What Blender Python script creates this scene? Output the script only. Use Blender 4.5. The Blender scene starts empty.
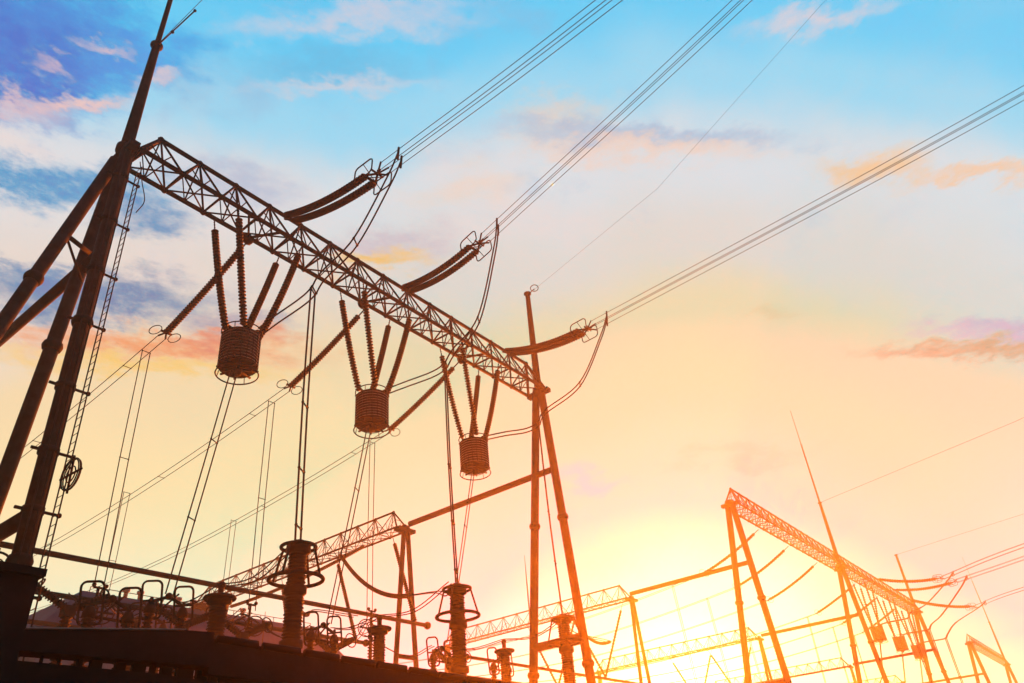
import bpy, math, random
from mathutils import Vector, Matrix
V = Vector
random.seed(7)
sc = bpy.context.scene
COL = sc.collection

# ------------------------------------------------------------------ camera
# X runs along the row of line gantries, Y across it, Z up; metres.
cam_d = bpy.data.cameras.new('camera')
cam = bpy.data.objects.new('camera', cam_d); COL.objects.link(cam); sc.camera = cam
cam_d.sensor_width = 36.0; cam_d.sensor_fit = 'HORIZONTAL'
cam_d.lens = 747.0 / 1024 * 36.0
cam_d.clip_start = 0.1; cam_d.clip_end = 3000
F_, H_ = 747.0, 491.0
ux, uy = 406 - 512, -791 - 341.5
n_ = math.hypot(ux, uy); ux /= n_; uy /= n_
Zc = V((ux * F_ * F_ / H_, -uy * F_ * F_ / H_, -F_)).normalized()
fx, fy = 512 - ux * H_, 341.5 - uy * H_
s_ = (1190 - fx) / (-uy)
Xc = V((-uy * s_ + fx - 512, -(ux * s_ + fy - 341.5), -F_)).normalized()
Yc = Zc.cross(Xc)
cam.matrix_world = Matrix.Translation((0, 0, 1.6)) @ Matrix((Xc, Yc, Zc)).to_4x4()

# ------------------------------------------------------------------ light
SUN_AZ, SUN_EL = math.radians(25.6), math.radians(6.9)
EXPOSURE = 2.7
CAL = 0.0
sc.view_settings.view_transform = 'Standard'; sc.view_settings.look = 'None'
sc.view_settings.exposure = EXPOSURE + CAL; sc.view_settings.gamma = 1
sd = V((math.cos(SUN_AZ) * math.cos(SUN_EL), math.sin(SUN_AZ) * math.cos(SUN_EL), math.sin(SUN_EL)))
SUN_COL = (1.0, 0.15, 0.002)
sun_d = bpy.data.lights.new('sun', 'SUN'); sun = bpy.data.objects.new('sun', sun_d); COL.objects.link(sun)
sun_d.energy = 5.0; sun_d.angle = math.radians(0.6); sun_d.color = SUN_COL
sun.rotation_euler = sd.to_track_quat('Z', 'Y').to_euler()
sun.location = sd * 300

HAZE_DENSITY = 0.0012
HAZE_G = 0.75
AIR_K = 0.83

world = bpy.data.worlds.new('World'); sc.world = world; world.use_nodes = True
nt = world.node_tree; nt.nodes.clear()
def lin(c, k=1.0):
    o = []
    for v in c:
        v = v / 255.0
        o.append((v / 12.92 if v <= 0.04045 else ((v + 0.055) / 1.055) ** 2.4) * k)
    return (*o, 1)
class G:
    def __init__(s, nt): s.nt = nt
    def n(s, t, **kw):
        o = s.nt.nodes.new(t)
        for k, v in kw.items(): setattr(o, k, v)
        return o
    def put(s, sock, v):
        if isinstance(v, bpy.types.NodeSocket): s.nt.links.new(v, sock)
        else: sock.default_value = v
    def m(s, op, a, b=0.0, c=0.0, clamp=False):
        o = s.n('ShaderNodeMath', operation=op); o.use_clamp = clamp
        s.put(o.inputs[0], a); s.put(o.inputs[1], b); s.put(o.inputs[2], c)
        return o.outputs[0]
    def vm(s, op, a, b=(0, 0, 0), sc=None):
        o = s.n('ShaderNodeVectorMath', operation=op)
        s.put(o.inputs[0], a); s.put(o.inputs[1], b)
        if sc is not None: s.put(o.inputs['Scale'], sc)
        return o.outputs['Value'] if op in ('DOT_PRODUCT', 'LENGTH') else o.outputs['Vector']
    def smooth(s, v, a, b, lo=0.0, hi=1.0):
        o = s.n('ShaderNodeMapRange', interpolation_type='SMOOTHSTEP')
        s.put(o.inputs['Value'], v)
        for k, x in (('From Min', a), ('From Max', b), ('To Min', lo), ('To Max', hi)): o.inputs[k].default_value = x
        return o.outputs['Result']
    def mix(s, f, a, b, blend='MIX'):
        o = s.n('ShaderNodeMix', data_type='RGBA', blend_type=blend)
        s.put(o.inputs[0], f); s.put(o.inputs[6], a); s.put(o.inputs[7], b)
        return o.outputs[2]
    def noise(s, v, scale, detail=5, rough=0.55, dist=0.0):
        o = s.n('ShaderNodeTexNoise'); s.put(o.inputs['Vector'], v)
        o.inputs['Scale'].default_value = scale; o.inputs['Detail'].default_value = detail
        o.inputs['Roughness'].default_value = rough; o.inputs['Distortion'].default_value = dist
        return o
    def ramp(s, f, stops, interp='LINEAR'):
        o = s.n('ShaderNodeValToRGB'); s.put(o.inputs[0], f); r = o.color_ramp; r.interpolation = interp
        while len(r.elements) < len(stops): r.elements.new(0.5)
        for e, (p, c) in zip(r.elements, stops): e.position = p; e.color = c
        return o.outputs[0]
g = G(nt)
tc = g.n('ShaderNodeTexCoord')
d = g.vm('NORMALIZE', tc.outputs['Generated'])
sx = g.n('ShaderNodeSeparateXYZ'); g.put(sx.inputs[0], d)
el = g.m('MULTIPLY', g.m('ARCSINE', sx.outputs[2]), 57.2958)
ra = math.radians(24.5)
fwd = (math.cos(ra), math.sin(ra), 0); sid = (-math.sin(ra), math.cos(ra), 0)
az = g.m('MULTIPLY', g.m('ARCTAN2', g.vm('DOT_PRODUCT', d, sid), g.vm('DOT_PRODUCT', d, fwd)), 57.2958)
azs = g.m('MAXIMUM', g.m('MULTIPLY', az, 0.35), g.m('MULTIPLY', az, -0.9))
e0 = g.m('SUBTRACT', el, 8.0)
S = g.m('SQRT', g.m('ADD', g.m('MULTIPLY', e0, e0), g.m('MULTIPLY', azs, azs)))
soft = g.noise(d, 5.0, 3).outputs[0]
S = g.m('ADD', S, g.m('MULTIPLY', g.m('SUBTRACT', soft, 0.5), 7.0))
stops = [(0, (255, 253, 225)), (5, (254, 242, 208)), (10, (260, 230, 176)), (15, (262, 225, 164)), (20, (262, 219, 156)), (26, (252, 212, 160)),
         (31, (236, 212, 198)), (38, (228, 221, 222)), (43, (165, 214, 238)), (48, (112, 203, 243)), (60, (35, 155, 228)), (90, (40, 110, 180))]
base = g.ramp(g.m('DIVIDE', S, 90.0, clamp=True), [(p / 90, lin(c)) for p, c in stops], 'EASE')
base = g.mix(g.m('MULTIPLY', g.smooth(el, 22, 8, 0, .6), g.smooth(g.m('ABSOLUTE', az), 10, 32)), base, lin((252, 236, 216)))

# cloud fields: bodies given by centre, a point on their long edge and their half height (azimuth, elevation in degrees)
dn = g.vm('MULTIPLY', d, (1, 1, 2.8))
nv = g.noise(dn, 11.0, 9, 0.68)
warp = g.vm('SCALE', g.vm('SUBTRACT', nv.outputs['Color'], (0.5, 0.5, 0.5)), sc=0.12)
dw = g.vm('ADD', d, warp)
puff = g.noise(dn, 24.0, 9, 0.72).outputs[0]
fine = g.smooth(g.noise(dn, 60.0, 7, 0.72).outputs[0], 0.28, 0.62, 0.6, 1.0)
def ddir(a, e):
    a = math.radians(a); e = math.radians(e)
    return V((math.cos(a) * math.cos(e), math.sin(a) * math.cos(e), math.sin(e)))
def cloud(col, c, w, h, color, strength, edge=0.35, rag=1.7):
    edge += .15
    P = ddir(*c); W = ddir(*w) - P; W -= P * W.dot(P); wl = W.length; U = W.normalized()
    Vv = P.cross(U); hl = abs((ddir(*h) - P).dot(Vv)) + 1e-4
    a = g.m('DIVIDE', g.vm('DOT_PRODUCT', g.vm('SUBTRACT', dw, tuple(P)), tuple(U)), wl)
    b = g.m('DIVIDE', g.vm('DOT_PRODUCT', g.vm('SUBTRACT', dw, tuple(P)), tuple(Vv)), hl)
    r = g.m('SQRT', g.m('ADD', g.m('MULTIPLY', a, a), g.m('MULTIPLY', b, b)))
    r = g.m('ADD', r, g.m('MULTIPLY', g.m('SUBTRACT', puff, 0.5), rag))
    k = g.smooth(r, 1.15 + edge, 0.5 - edge * 0.5, 0, strength)
    k = g.m('MULTIPLY', k, fine)
    k = g.m('MULTIPLY', k, g.m('GREATER_THAN', g.vm('DOT_PRODUCT', d, tuple(P)), 0.5))
    return g.mix(k, col, lin(color))
# thin broken high cloud everywhere, flattened towards the horizon
hz = g.m('ADD', sx.outputs[2], 0.18)
flat = g.n('ShaderNodeCombineXYZ')
g.put(flat.inputs[0], g.m('DIVIDE', sx.outputs[0], hz)); g.put(flat.inputs[1], g.m('DIVIDE', sx.outputs[1], hz))
wis = g.noise(flat.outputs[0], 3.2, 7, 0.6, 0.4).outputs[0]
up = g.m('MULTIPLY', g.smooth(S, 24, 38, 0, 1), g.smooth(az, -30, -8, 0.15, 1))
col = g.mix(g.m('MULTIPLY', g.smooth(wis, 0.50, 0.68), g.m('MULTIPLY', up, 0.7)), base, lin((243, 214, 205)))
wis2 = g.noise(flat.outputs[0], 5.1, 6, 0.6, 0.3).outputs[0]
col = g.mix(g.m('MULTIPLY', g.smooth(wis2, 0.55, 0.72), g.m('MULTIPLY', up, 0.5)), col, lin((160, 180, 212)))
CL = [
 ((83.0, 49.3), (76.5, 51.5), (82.6, 46.4), (0, 138, 216), 1.0, .25),
 ((78.5, 48.6), (70.5, 51.2), (77.0, 45.4), (0, 140, 216), 1.0, .25),
 ((82, 46.5), (77, 48.0), (81, 43.3), (0, 108, 200), .95, .25),
 ((72, 50.8), (67, 52.2), (71.5, 49.0), (30, 150, 225), .7, .4),
 ((76.6, 46.2), (72.1, 47.6), (76.4, 45.7), (252, 200, 186), .9, .5),
 ((81.0, 43.9), (77.5, 44.9), (80.8, 43.3), (240, 200, 196), .7, .35),
 ((76.4, 50.0), (74.6, 50.5), (76.3, 49.6), (240, 195, 192), .75, .8),
 ((79.6, 47.2), (78.4, 47.5), (79.5, 46.8), (235, 190, 192), .7, .8),
 ((70.7, 49.4), (69.3, 49.9), (70.5, 48.8), (246, 205, 198), .7, .4),
 ((76.3, 40.3), (67.5, 42.4), (75.8, 39.0), (50, 140, 195), .95, .3),
 ((68.6, 40.3), (65.5, 40.8), (68.4, 39.0), (60, 120, 178), .8, .4),
 ((71.0, 34.2), (62.0, 35.8), (70.5, 32.6), (122, 128, 165), 1.0, .3),
 ((60.1, 34.2), (56.0, 34.4), (60.0, 33.4), (170, 135, 160), .7, .4),
 ((74.5, 34.2), (70.5, 34.9), (74.2, 33.3), (78, 120, 172), .9, .35),
 ((66.5, 31.8), (55.5, 32.4), (66.3, 30.9), (248, 150, 84), 1.0, .45),
 ((66.5, 30.2), (57.0, 30.8), (66.3, 29.5), (255, 196, 92), .9, .5),
 ((60.1, 32.9), (56.3, 33.2), (60.0, 32.3), (236, 130, 92), .9, .35),
 ((53.9, 53.0), (45.0, 53.8), (53.7, 51.7), (120, 180, 218), .6, .5),
 ((53.0, 51.9), (45.5, 52.6), (52.9, 51.4), (240, 212, 210), .6, .8),
 ((52.0, 56.4), (40.0, 57.2), (51.8, 55.6), (240, 208, 208), .6, .5),
 ((61.5, 44.2), (56.8, 44.3), (61.3, 42.9), (186, 182, 204), .75, .5),
 ((47.0, 41.2), (42.0, 41.6), (46.9, 40.1), (216, 180, 188), .7, .5),
 ((47.6, 39.6), (43.5, 40.0), (47.5, 38.9), (255, 190, 95), 1.0, .5),
 ((38.5, 45.2), (33.0, 45.6), (38.4, 44.2), (250, 208, 180), .6, .6),
 ((27.5, 49.5), (23.0, 49.2), (27.4, 48.3), (250, 205, 175), .65, .6),
 ((19.4, 46.9), (7.0, 43.2), (19.9, 46.2), (182, 186, 208), .85, .4),
 ((19.8, 45.9), (9.5, 42.9), (20.2, 45.2), (250, 206, 182), .8, .4),
 ((-0.6, 48.8), (-5.2, 47.3), (-0.3, 48.1), (244, 208, 204), .75, .75),
 ((1.2, 38.6), (-2.2, 37.2), (1.7, 37.6), (255, 196, 140), 1.0, .4),
 ((-5.9, 35.0), (-9.5, 33.2), (-5.7, 34.5), (254, 200, 160), 1.0, .4),
 ((-2.0, 25.2), (-6.0, 23.2), (-1.8, 24.6), (165, 165, 185), .8, .35),
 ((0.0, 24.7), (-6.0, 22.4), (0.2, 24.1), (250, 165, 105), 1.0, .35),
 ((13.0, 31.4), (11.0, 30.8), (13.1, 31.0), (252, 196, 138), .7, .4),
 ((30.1, 22.2), (27.6, 21.9), (30.2, 21.6), (250, 205, 200), .7, .4),
 ((18.2, 22.2), (13.2, 21.5), (18.3, 21.7), (250, 206, 140), .6, .5),
]
for c, w, h, co, k, e in CL: col = cloud(col, c, w, h, co, k, e)
# the eastern sky behind the camera is dimmed so faces turned to it stay dark
away = g.smooth(g.vm('DOT_PRODUCT', d, tuple(sd)), 0.45, -0.3, 1.0, 0.10)
col = g.vm('SCALE', col, sc=away)
# the lit air in front of the sky adds its own orange light, so the sky behind it is bluer than the two together
cs = g.vm('DOT_PRODUCT', d, tuple(sd))
hgp = g.m('DIVIDE', (1 - HAZE_G ** 2) / (4 * math.pi), g.m('POWER', g.m('SUBTRACT', 1 + HAZE_G ** 2, g.m('MULTIPLY', cs, 2 * HAZE_G)), 1.5))
tau = g.m('DIVIDE', 54.4 * HAZE_DENSITY, g.m('MAXIMUM', sx.outputs[2], 0.09))
Tr = g.m('EXPONENT', g.m('MULTIPLY', tau, -1.0))
air = g.m('MULTIPLY', g.m('MULTIPLY', hgp, g.m('SUBTRACT', 1.0, Tr)), 5.0 * 2 ** EXPOSURE * AIR_K)
col = g.vm('SUBTRACT', col, g.vm('SCALE', SUN_COL, sc=air))
col = g.vm('MAXIMUM', g.vm('DIVIDE', col, g.vm('SCALE', (1, 1, 1), sc=Tr)), (0.01, 0.03, 0.03))
g1 = g.m('POWER', g.m('MAXIMUM', cs, 0.0), 500.0)
col = g.vm('ADD', col, g.vm('SCALE', (1.0, 0.95, 0.7), sc=g.m('MULTIPLY', g1, 1.2)))
bg = g.n('ShaderNodeBackground'); g.put(bg.inputs[0], col); bg.inputs[1].default_value = 0.93 / 2 ** EXPOSURE
sky = g.n('ShaderNodeTexSky', sky_type='NISHITA', sun_disc=False, sun_elevation=SUN_EL, sun_rotation=math.pi / 2 - SUN_AZ)
bg2 = g.n('ShaderNodeBackground'); g.put(bg2.inputs[0], sky.outputs[0]); bg2.inputs[1].default_value = 0.004
add = g.n('ShaderNodeAddShader'); g.put(add.inputs[0], bg.outputs[0]); g.put(add.inputs[1], bg2.outputs[0])
out = g.n('ShaderNodeOutputWorld'); g.put(out.inputs[0], add.outputs[0])

cy = sc.cycles
cy.use_denoising = True
cy.max_bounces = 4; cy.diffuse_bounces = 2; cy.glossy_bounces = 2; cy.volume_bounces = 0; cy.transparent_max_bounces = 8

# ------------------------------------------------------------------ materials
def mat(name, c, rough=0.6, metal=0.0, nscale=6.0, var=0.35, bump=0.15, dirt=None, spec=0.1):
    m = bpy.data.materials.new(name); m.use_nodes = True
    q = G(m.node_tree); p = m.node_tree.nodes['Principled BSDF']
    t = q.n('ShaderNodeTexCoord')
    a = q.noise(t.outputs['Object'], nscale, 6, 0.6).outputs[0]
    b = q.noise(t.outputs['Object'], nscale * 7, 4, 0.6).outputs[0]
    dk = tuple(x * (1 - var) for x in c) if dirt is None else dirt
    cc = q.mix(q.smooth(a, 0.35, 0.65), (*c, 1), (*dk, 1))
    q.put(p.inputs['Base Color'], cc)
    q.put(p.inputs['Roughness'], q.m('ADD', q.m('MULTIPLY', b, 0.3), rough - 0.15))
    p.inputs['Metallic'].default_value = metal; p.inputs['Specular IOR Level'].default_value = spec
    if bump:
        bp = q.n('ShaderNodeBump'); bp.inputs['Strength'].default_value = bump; bp.inputs['Distance'].default_value = 0.02
        q.put(bp.inputs['Height'], b); q.put(p.inputs['Normal'], bp.outputs[0])
    return m
M = {
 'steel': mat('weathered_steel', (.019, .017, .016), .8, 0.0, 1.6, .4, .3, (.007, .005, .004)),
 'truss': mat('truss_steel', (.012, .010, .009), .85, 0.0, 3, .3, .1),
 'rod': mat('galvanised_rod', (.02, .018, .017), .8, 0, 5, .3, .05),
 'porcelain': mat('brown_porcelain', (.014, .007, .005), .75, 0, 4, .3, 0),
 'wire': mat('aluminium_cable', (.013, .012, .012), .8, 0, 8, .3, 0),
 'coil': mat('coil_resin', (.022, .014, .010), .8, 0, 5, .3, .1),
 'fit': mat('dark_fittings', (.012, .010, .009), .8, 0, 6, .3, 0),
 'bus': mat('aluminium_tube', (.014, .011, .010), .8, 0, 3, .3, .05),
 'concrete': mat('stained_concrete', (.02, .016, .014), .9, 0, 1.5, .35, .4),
 'sheet': mat('painted_sheet', (.018, .012, .010), .85, 0, 2, .3, .1),
 'blue': mat('blue_grey_sheet', (.014, .06, .13), .9, 0, .5, .2, .1),
 'cream': mat('pale_render', (.26, .25, .25), .85, 0, .8, .2, .1),
 'glass': mat('dark_glass', (.03, .035, .045), .25, 0, .5, .2, 0),
 'gravel': mat('gravel_ground', (.22, .20, .17), .95, 0, .8, .4, .6),
 'grass': mat('dry_grass_ground', (.10, .11, .05), .95, 0, .05, .4, .4),
 'spacer': mat('pale_painted_light', (.42, .34, .26), .8, 0, 5, .2, 0),  # pale colour painting sky light in coil gaps and a lit beam edge
 'paint': mat('yellow_paint', (.55, .38, .05), .6, 0, 3, .3, .05),
}

# ------------------------------------------------------------------ mesh builder
def frame(t):
    t = t.normalized(); a = V((0, 0, 1)) if abs(t.z) < .9 else V((1, 0, 0))
    u = t.cross(a).normalized(); return u, t.cross(u).normalized()
class MB:
    def __init__(s): s.v = []; s.f = []
    def tube(s, pts, r, n=8, caps=True, closed=False):
        pts = [V(p) for p in pts]; k = len(pts)
        rs = r if isinstance(r, (list, tuple)) else [r] * k
        base = len(s.v); u = None
        for i, p in enumerate(pts):
            if closed: t = pts[(i + 1) % k] - pts[i - 1]
            else: t = pts[min(i + 1, k - 1)] - pts[max(i - 1, 0)]
            if t.length < 1e-9: t = V((0, 0, 1))
            t.normalize()
            if u is None: u, w = frame(t)
            else:
                u = (u - t * u.dot(t))
                if u.length < 1e-6: u, _ = frame(t)
                u.normalize(); w = t.cross(u)
            for j in range(n):
                a = 2 * math.pi * j / n
                s.v.append(p + (u * math.cos(a) + w * math.sin(a)) * rs[i])
        for i in range(k if closed else k - 1):
            a0 = base + i * n; b0 = base + ((i + 1) % k) * n
            for j in range(n): s.f.append((a0 + j, a0 + (j + 1) % n, b0 + (j + 1) % n, b0 + j))
        if caps and not closed:
            s.f.append(tuple(base + j for j in reversed(range(n)))); s.f.append(tuple(base + (k - 1) * n + j for j in range(n)))
        return s
    def bar(s, p, q, r, n=6): return s.tube([p, q], r, n)
    def ring(s, c, axis, R, r, n=28, m=6, ry=None, updir=None):
        c = V(c); ax = V(axis).normalized()
        if updir is None: u, w = frame(ax)
        else: u = (V(updir) - ax * V(updir).dot(ax)).normalized(); w = ax.cross(u)
        ry = ry or R
        return s.tube([c + u * math.cos(2 * math.pi * i / n) * R + w * math.sin(2 * math.pi * i / n) * ry for i in range(n)], r, m, closed=True)
    def racetrack(s, c, a, b, A, B, rc, r, n=6):
        # rounded rectangle in the plane of unit vectors a, b
        c = V(c); a = V(a).normalized(); b = V(b).normalized(); P = []
        for sx_, sy_, a0 in ((1, 1, 0), (-1, 1, 90), (-1, -1, 180), (1, -1, 270)):
            for k in range(6):
                t = math.radians(a0 + k * 18)
                P.append(c + a * (sx_ * (A - rc) + rc * math.cos(t)) + b * (sy_ * (B - rc) + rc * math.sin(t)))
        return s.tube(P, r, n, closed=True)
    def box(s, lo, hi):
        b = len(s.v); lo = V(lo); hi = V(hi)
        for z in (lo.z, hi.z):
            for x, y in ((lo.x, lo.y), (hi.x, lo.y), (hi.x, hi.y), (lo.x, hi.y)): s.v.append(V((x, y, z)))
        s.f += [(b + 3, b + 2, b + 1, b), (b + 4, b + 5, b + 6, b + 7)] + [(b + i, b + (i + 1) % 4, b + 4 + (i + 1) % 4, b + 4 + i) for i in range(4)]
        return s
    def sphere(s, c, r, n=12, m=8):
        c = V(c); pts = []; rs = []
        for i in range(m + 1):
            t = math.pi * i / m; pts.append(c + V((0, 0, -math.cos(t) * r))); rs.append(max(1e-4, math.sin(t) * r))
        b = len(s.v)
        for p, q in zip(pts, rs):
            for j in range(n): a = 2 * math.pi * j / n; s.v.append(p + V((math.cos(a), math.sin(a), 0)) * q)
        for i in range(m):
            for j in range(n): s.f.append((b + i * n + j, b + i * n + (j + 1) % n, b + (i + 1) * n + (j + 1) % n, b + (i + 1) * n + j))
        return s
    def sheds(s, pts, core, shed, pitch, n=12, alt=None):
        P = resample(pts, pitch); cen = []; rs = []
        for i in range(len(P) - 1):
            p, q = P[i], P[i + 1]; R = shed if (alt is None or i % 2 == 0) else alt
            for t, r in ((0.0, core), (.30, core), (.42, R), (.60, R * .97), (.72, core)): cen.append(p.lerp(q, t)); rs.append(r)
        cen.append(P[-1]); rs.append(core)
        return s.tube(cen, rs, n)
    def build(s, name, m, parent=None, smooth=True):
        me = bpy.data.meshes.new(name)
        o = bpy.data.objects.new(name, me); COL.objects.link(o)
        org = V((0, 0, 0))
        if parent is not None:
            o.parent = parent
            q = parent; 
            while q is not None: org = org + q.location; q = q.parent
        else:
            lo = V([min(p[i] for p in s.v) for i in range(3)]); hi = V([max(p[i] for p in s.v) for i in range(3)])
            org = V(((lo.x + hi.x) / 2, (lo.y + hi.y) / 2, lo.z)); o.location = org
        me.from_pydata([tuple(p - org) for p in s.v], [], s.f)
        me.materials.append(M[m])
        if smooth: me.polygons.foreach_set('use_smooth', [True] * len(me.polygons)); 
        me.update()
        return o
def resample(pts, step):
    pts = [V(p) for p in pts]; L = [0]
    for a, b in zip(pts, pts[1:]): L.append(L[-1] + (b - a).length)
    n = max(1, round(L[-1] / step)); out_ = []
    j = 0
    for i in range(n + 1):
        t = L[-1] * i / n
        while j < len(L) - 2 and L[j + 1] < t: j += 1
        out_.append(pts[j].lerp(pts[j + 1], min(1, max(0, (t - L[j]) / max(1e-9, L[j + 1] - L[j])))))
    return out_
def spline(P, k=10):
    P = [V(p) for p in P]; Q = [P[0] * 2 - P[1]] + P + [P[-1] * 2 - P[-2]]; o = []
    for i in range(1, len(Q) - 2):
        a, b, c, e = Q[i - 1:i + 3]
        for j in range(k):
            t = j / k
            o.append(.5 * ((2 * b) + (c - a) * t + (2 * a - 5 * b + 4 * c - e) * t * t + (3 * b - a - 3 * c + e) * t ** 3))
    o.append(P[-1]); return o
def sag(p, q, s, k=16):
    p = V(p); q = V(q); return [p.lerp(q, i / k) - V((0, 0, 4 * s * (i / k) * (1 - i / k))) for i in range(k + 1)]
def tag(o, label=None, cat=None, group=None, kind=None):
    if label: o['label'] = label
    if cat: o['category'] = cat
    if group: o['group'] = group
    if kind: o['kind'] = kind
    return o
def thing(name, loc, label, cat, group=None):
    o = bpy.data.objects.new(name, None); COL.objects.link(o); o.location = loc; o.empty_display_size = .3
    return tag(o, label, cat, group)

# ------------------------------------------------------------------ ground
gm = MB(); N = 40; R0 = 600
for i in range(N + 1):
    for j in range(N + 1):
        x = -R0 + 2 * R0 * i / N; y = -R0 + 2 * R0 * j / N
        far = max(0, (math.hypot(x - 80, y - 20) - 260) / 300)
        gm.v.append(V((x, y, far * 2.0 * (math.sin(x * .011) + math.cos(y * .013)) - .02)))
for i in range(N):
    for j in range(N):
        a = i * (N + 1) + j; gm.f.append((a, a + N + 1, a + N + 2, a + 1))
tag(gm.build('ground', 'grass'), 'dry grassy ground around the substation yard', 'ground', kind='structure')
tag(MB().box((-30, -60, 0), (245, 90, .04)).build('gravel_yard', 'gravel', smooth=False), 'gravel yard under the switchgear', 'ground', kind='structure')
tag(MB().box((-28, 3, .044), (240, 7.0, .06)).build('service_road', 'concrete', smooth=False), 'concrete service road through the yard', 'road', kind='structure')
for yk in (2.8, 7.0):
    tag(MB().box((-28, yk, .044), (240, yk + .2, .19)).build('kerb', 'concrete', smooth=False), 'concrete kerb of the service road', 'kerb', kind='structure')

# ------------------------------------------------------------------ lattice beam and gantries
def lattice(A, B, side, width, height, panels, rc=.105, rd=.05, root=None):
    """Triangular lattice beam: two bottom chords A->B (and offset by side*width), ridge above the middle."""
    A = V(A); B = V(B); side = V(side).normalized(); up_ = V((0, 0, 1)); L = B - A
    far = [A.lerp(B, i / panels) for i in range(panels + 1)]
    near = [p + side * width for p in far]
    mid = [A.lerp(B, (i + .5) / panels) + side * width / 2 + up_ * height for i in range(panels)]
    ch = MB(); ch.bar(far[0], far[-1], rc, 8); ch.bar(near[0], near[-1], rc, 8); ch.bar(mid[0], mid[-1], rc, 8)
    for e, mm in ((0, mid[0]), (-1, mid[-1])): ch.bar(near[e], mm, rc * .85); ch.bar(far[e], mm, rc * .85)
    ch.build('chord', 'truss', root)
    w = MB()
    for i in range(panels):
        for r_ in (far, near):
            w.bar(r_[i], mid[i], rd); w.bar(r_[i + 1], mid[i], rd)
            w.bar(mid[i], (r_[i] + r_[i + 1]) / 2, rd * .7)
        w.bar(far[i], near[i], rd * 1.15)
        w.bar(far[i], near[i + 1], rd * .8); w.bar(near[i], far[i + 1], rd * .8)
        for r_ in (far, near): w.bar((r_[i] + mid[i]) / 2, (r_[i] + r_[i + 1]) / 2, rd * .55); w.bar((r_[i + 1] + mid[i]) / 2, (r_[i] + r_[i + 1]) / 2, rd * .55)
        if i < panels - 1: w.bar((far[i] + mid[i]) / 2 * 1.0, (near[i] + mid[i]) / 2, rd * .6)
    w.bar(far[-1], near[-1], rd * 1.2)
    for p in far[1:-1] + near[1:-1]: w.sphere(p - V((0, 0, .02)), rc * 1.35, 8, 5)
    for p in mid: w.sphere(p, rc * 1.45, 8, 5)
    w.build('bracing', 'truss', root)
def leg(pts, r, root, flanges=(), name='leg'):
    m = MB(); m.tube(pts, r if isinstance(r, list) else [r] * len(pts), 20)
    a, b = V(pts[0]), V(pts[-1]); ax = (b - a).normalized(); rr = r if not isinstance(r, list) else r[0]
    o = m.build(name, 'steel', root)
    if flanges:
        for z in flanges:
            f = MB()
            t = (z - a.z) / (b.z - a.z); p = a.lerp(b, t)
            f.tube([p - ax * .17, p - ax * .15, p - ax * .03, p + ax * .03, p + ax * .15, p + ax * .17], [rr * 1.05, rr * 1.22, rr * 1.38, rr * 1.38, rr * 1.22, rr * 1.05], 20)
            f.build('flange', 'steel', o)
    return o
ZB, YF, YN, YM = 26.0, 24.85, 23.45, 24.15
def a_column(root, x, r, mast=None, cross=True):
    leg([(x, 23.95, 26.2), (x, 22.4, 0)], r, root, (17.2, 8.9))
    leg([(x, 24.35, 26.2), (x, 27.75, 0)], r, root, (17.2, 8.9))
    MB().tube([(x, 24.15, 25.75), (x, 24.15, 26.0), (x, 24.15, 26.05), (x, 24.15, 26.35), (x, 24.15, 26.4)], [r * 1.1, r * 1.3, r * 1.5, r * 1.5, r * 1.1], 20).build('column_cap', 'steel', root)
    MB().box((x - .2, 23.3, 25.86), (x + .2, 25.0, 26.14)).build('bearing_plate', 'steel', root, smooth=False)
    for y in (22.4, 27.75): MB().box((x - .8, y - .8, 0), (x + .8, y + .8, .5)).build('footing', 'concrete', root, smooth=False)
    c = MB(); c.bar((x, 23.1, 10.3), (x, 26.4, 10.3), r * .95, 16); c.build('cross_beam', 'steel', root)
    if cross:
        c = MB(); c.bar((x, 23.5, 20.4), (x, 36.2, 20.4), .2, 14); c.build('tie_beam', 'steel', root)
    if mast:
        zt, zr = mast
        MB().tube([(x, 24.15, 26.3), (x, 24.15, zt - .1), (x, 24.15, zt)], [.25, .17, .17], 18).build('mast', 'steel', root)
        k = MB(); k.tube([(x, 24.15, zt - .05), (x, 24.15, zt + .02), (x, 24.15, zt + .12), (x, 24.15, zt + .15)], [.18, .27, .27, .12], 16)
        k.build('mast_collar', 'steel', root)
        if zr:
            zs = zt + (zr - zt) * .62
            MB().tube([(x, 24.15, zt), (x, 24.15, zs), (x, 24.15, zs + .05), (x, 24.15, zr - .1), (x, 24.15, zr)], [.12, .085, .05, .03, .005], 10).build('lightning_rod', 'rod', root)

# main gantry
XL, XR = 8.0, 36.5
ga = thing('gantry', (XL, YM, 0), 'largest dark steel gantry with three big line traps hanging from it', 'gantry', 'line gantries in one row')
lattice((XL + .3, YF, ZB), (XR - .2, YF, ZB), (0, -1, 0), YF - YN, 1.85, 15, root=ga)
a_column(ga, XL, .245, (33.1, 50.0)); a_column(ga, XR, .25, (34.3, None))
leg([(7.75, 24.15, 25.4), (2.7, 24.15, 0)], .225, ga, (18.6, 9.0), 'end_brace')
st = MB(); st.bar((6.9, 24.15, 20.9), (8.0, 24.55, 20.9), .09); st.bar((6.9, 24.15, 20.9), (8.0, 24.6, 19.6), .05); st.build('strut', 'steel', ga)
# string plates along the bottom chord
for x in (14.4, 21.55, 29.5):
    gp = MB()
    gp.tube([(x, YF - .1, ZB - .1), (x, YF + .12, ZB - .1)], .27, 8); gp.bar((x, YF, ZB), (x + 1.0, YN + .2, ZB + .25), .07); gp.bar((x, YF, ZB), (x - .9, YN + .1, ZB), .05)
    gp.build('anchor_plate', 'truss', ga)
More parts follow.
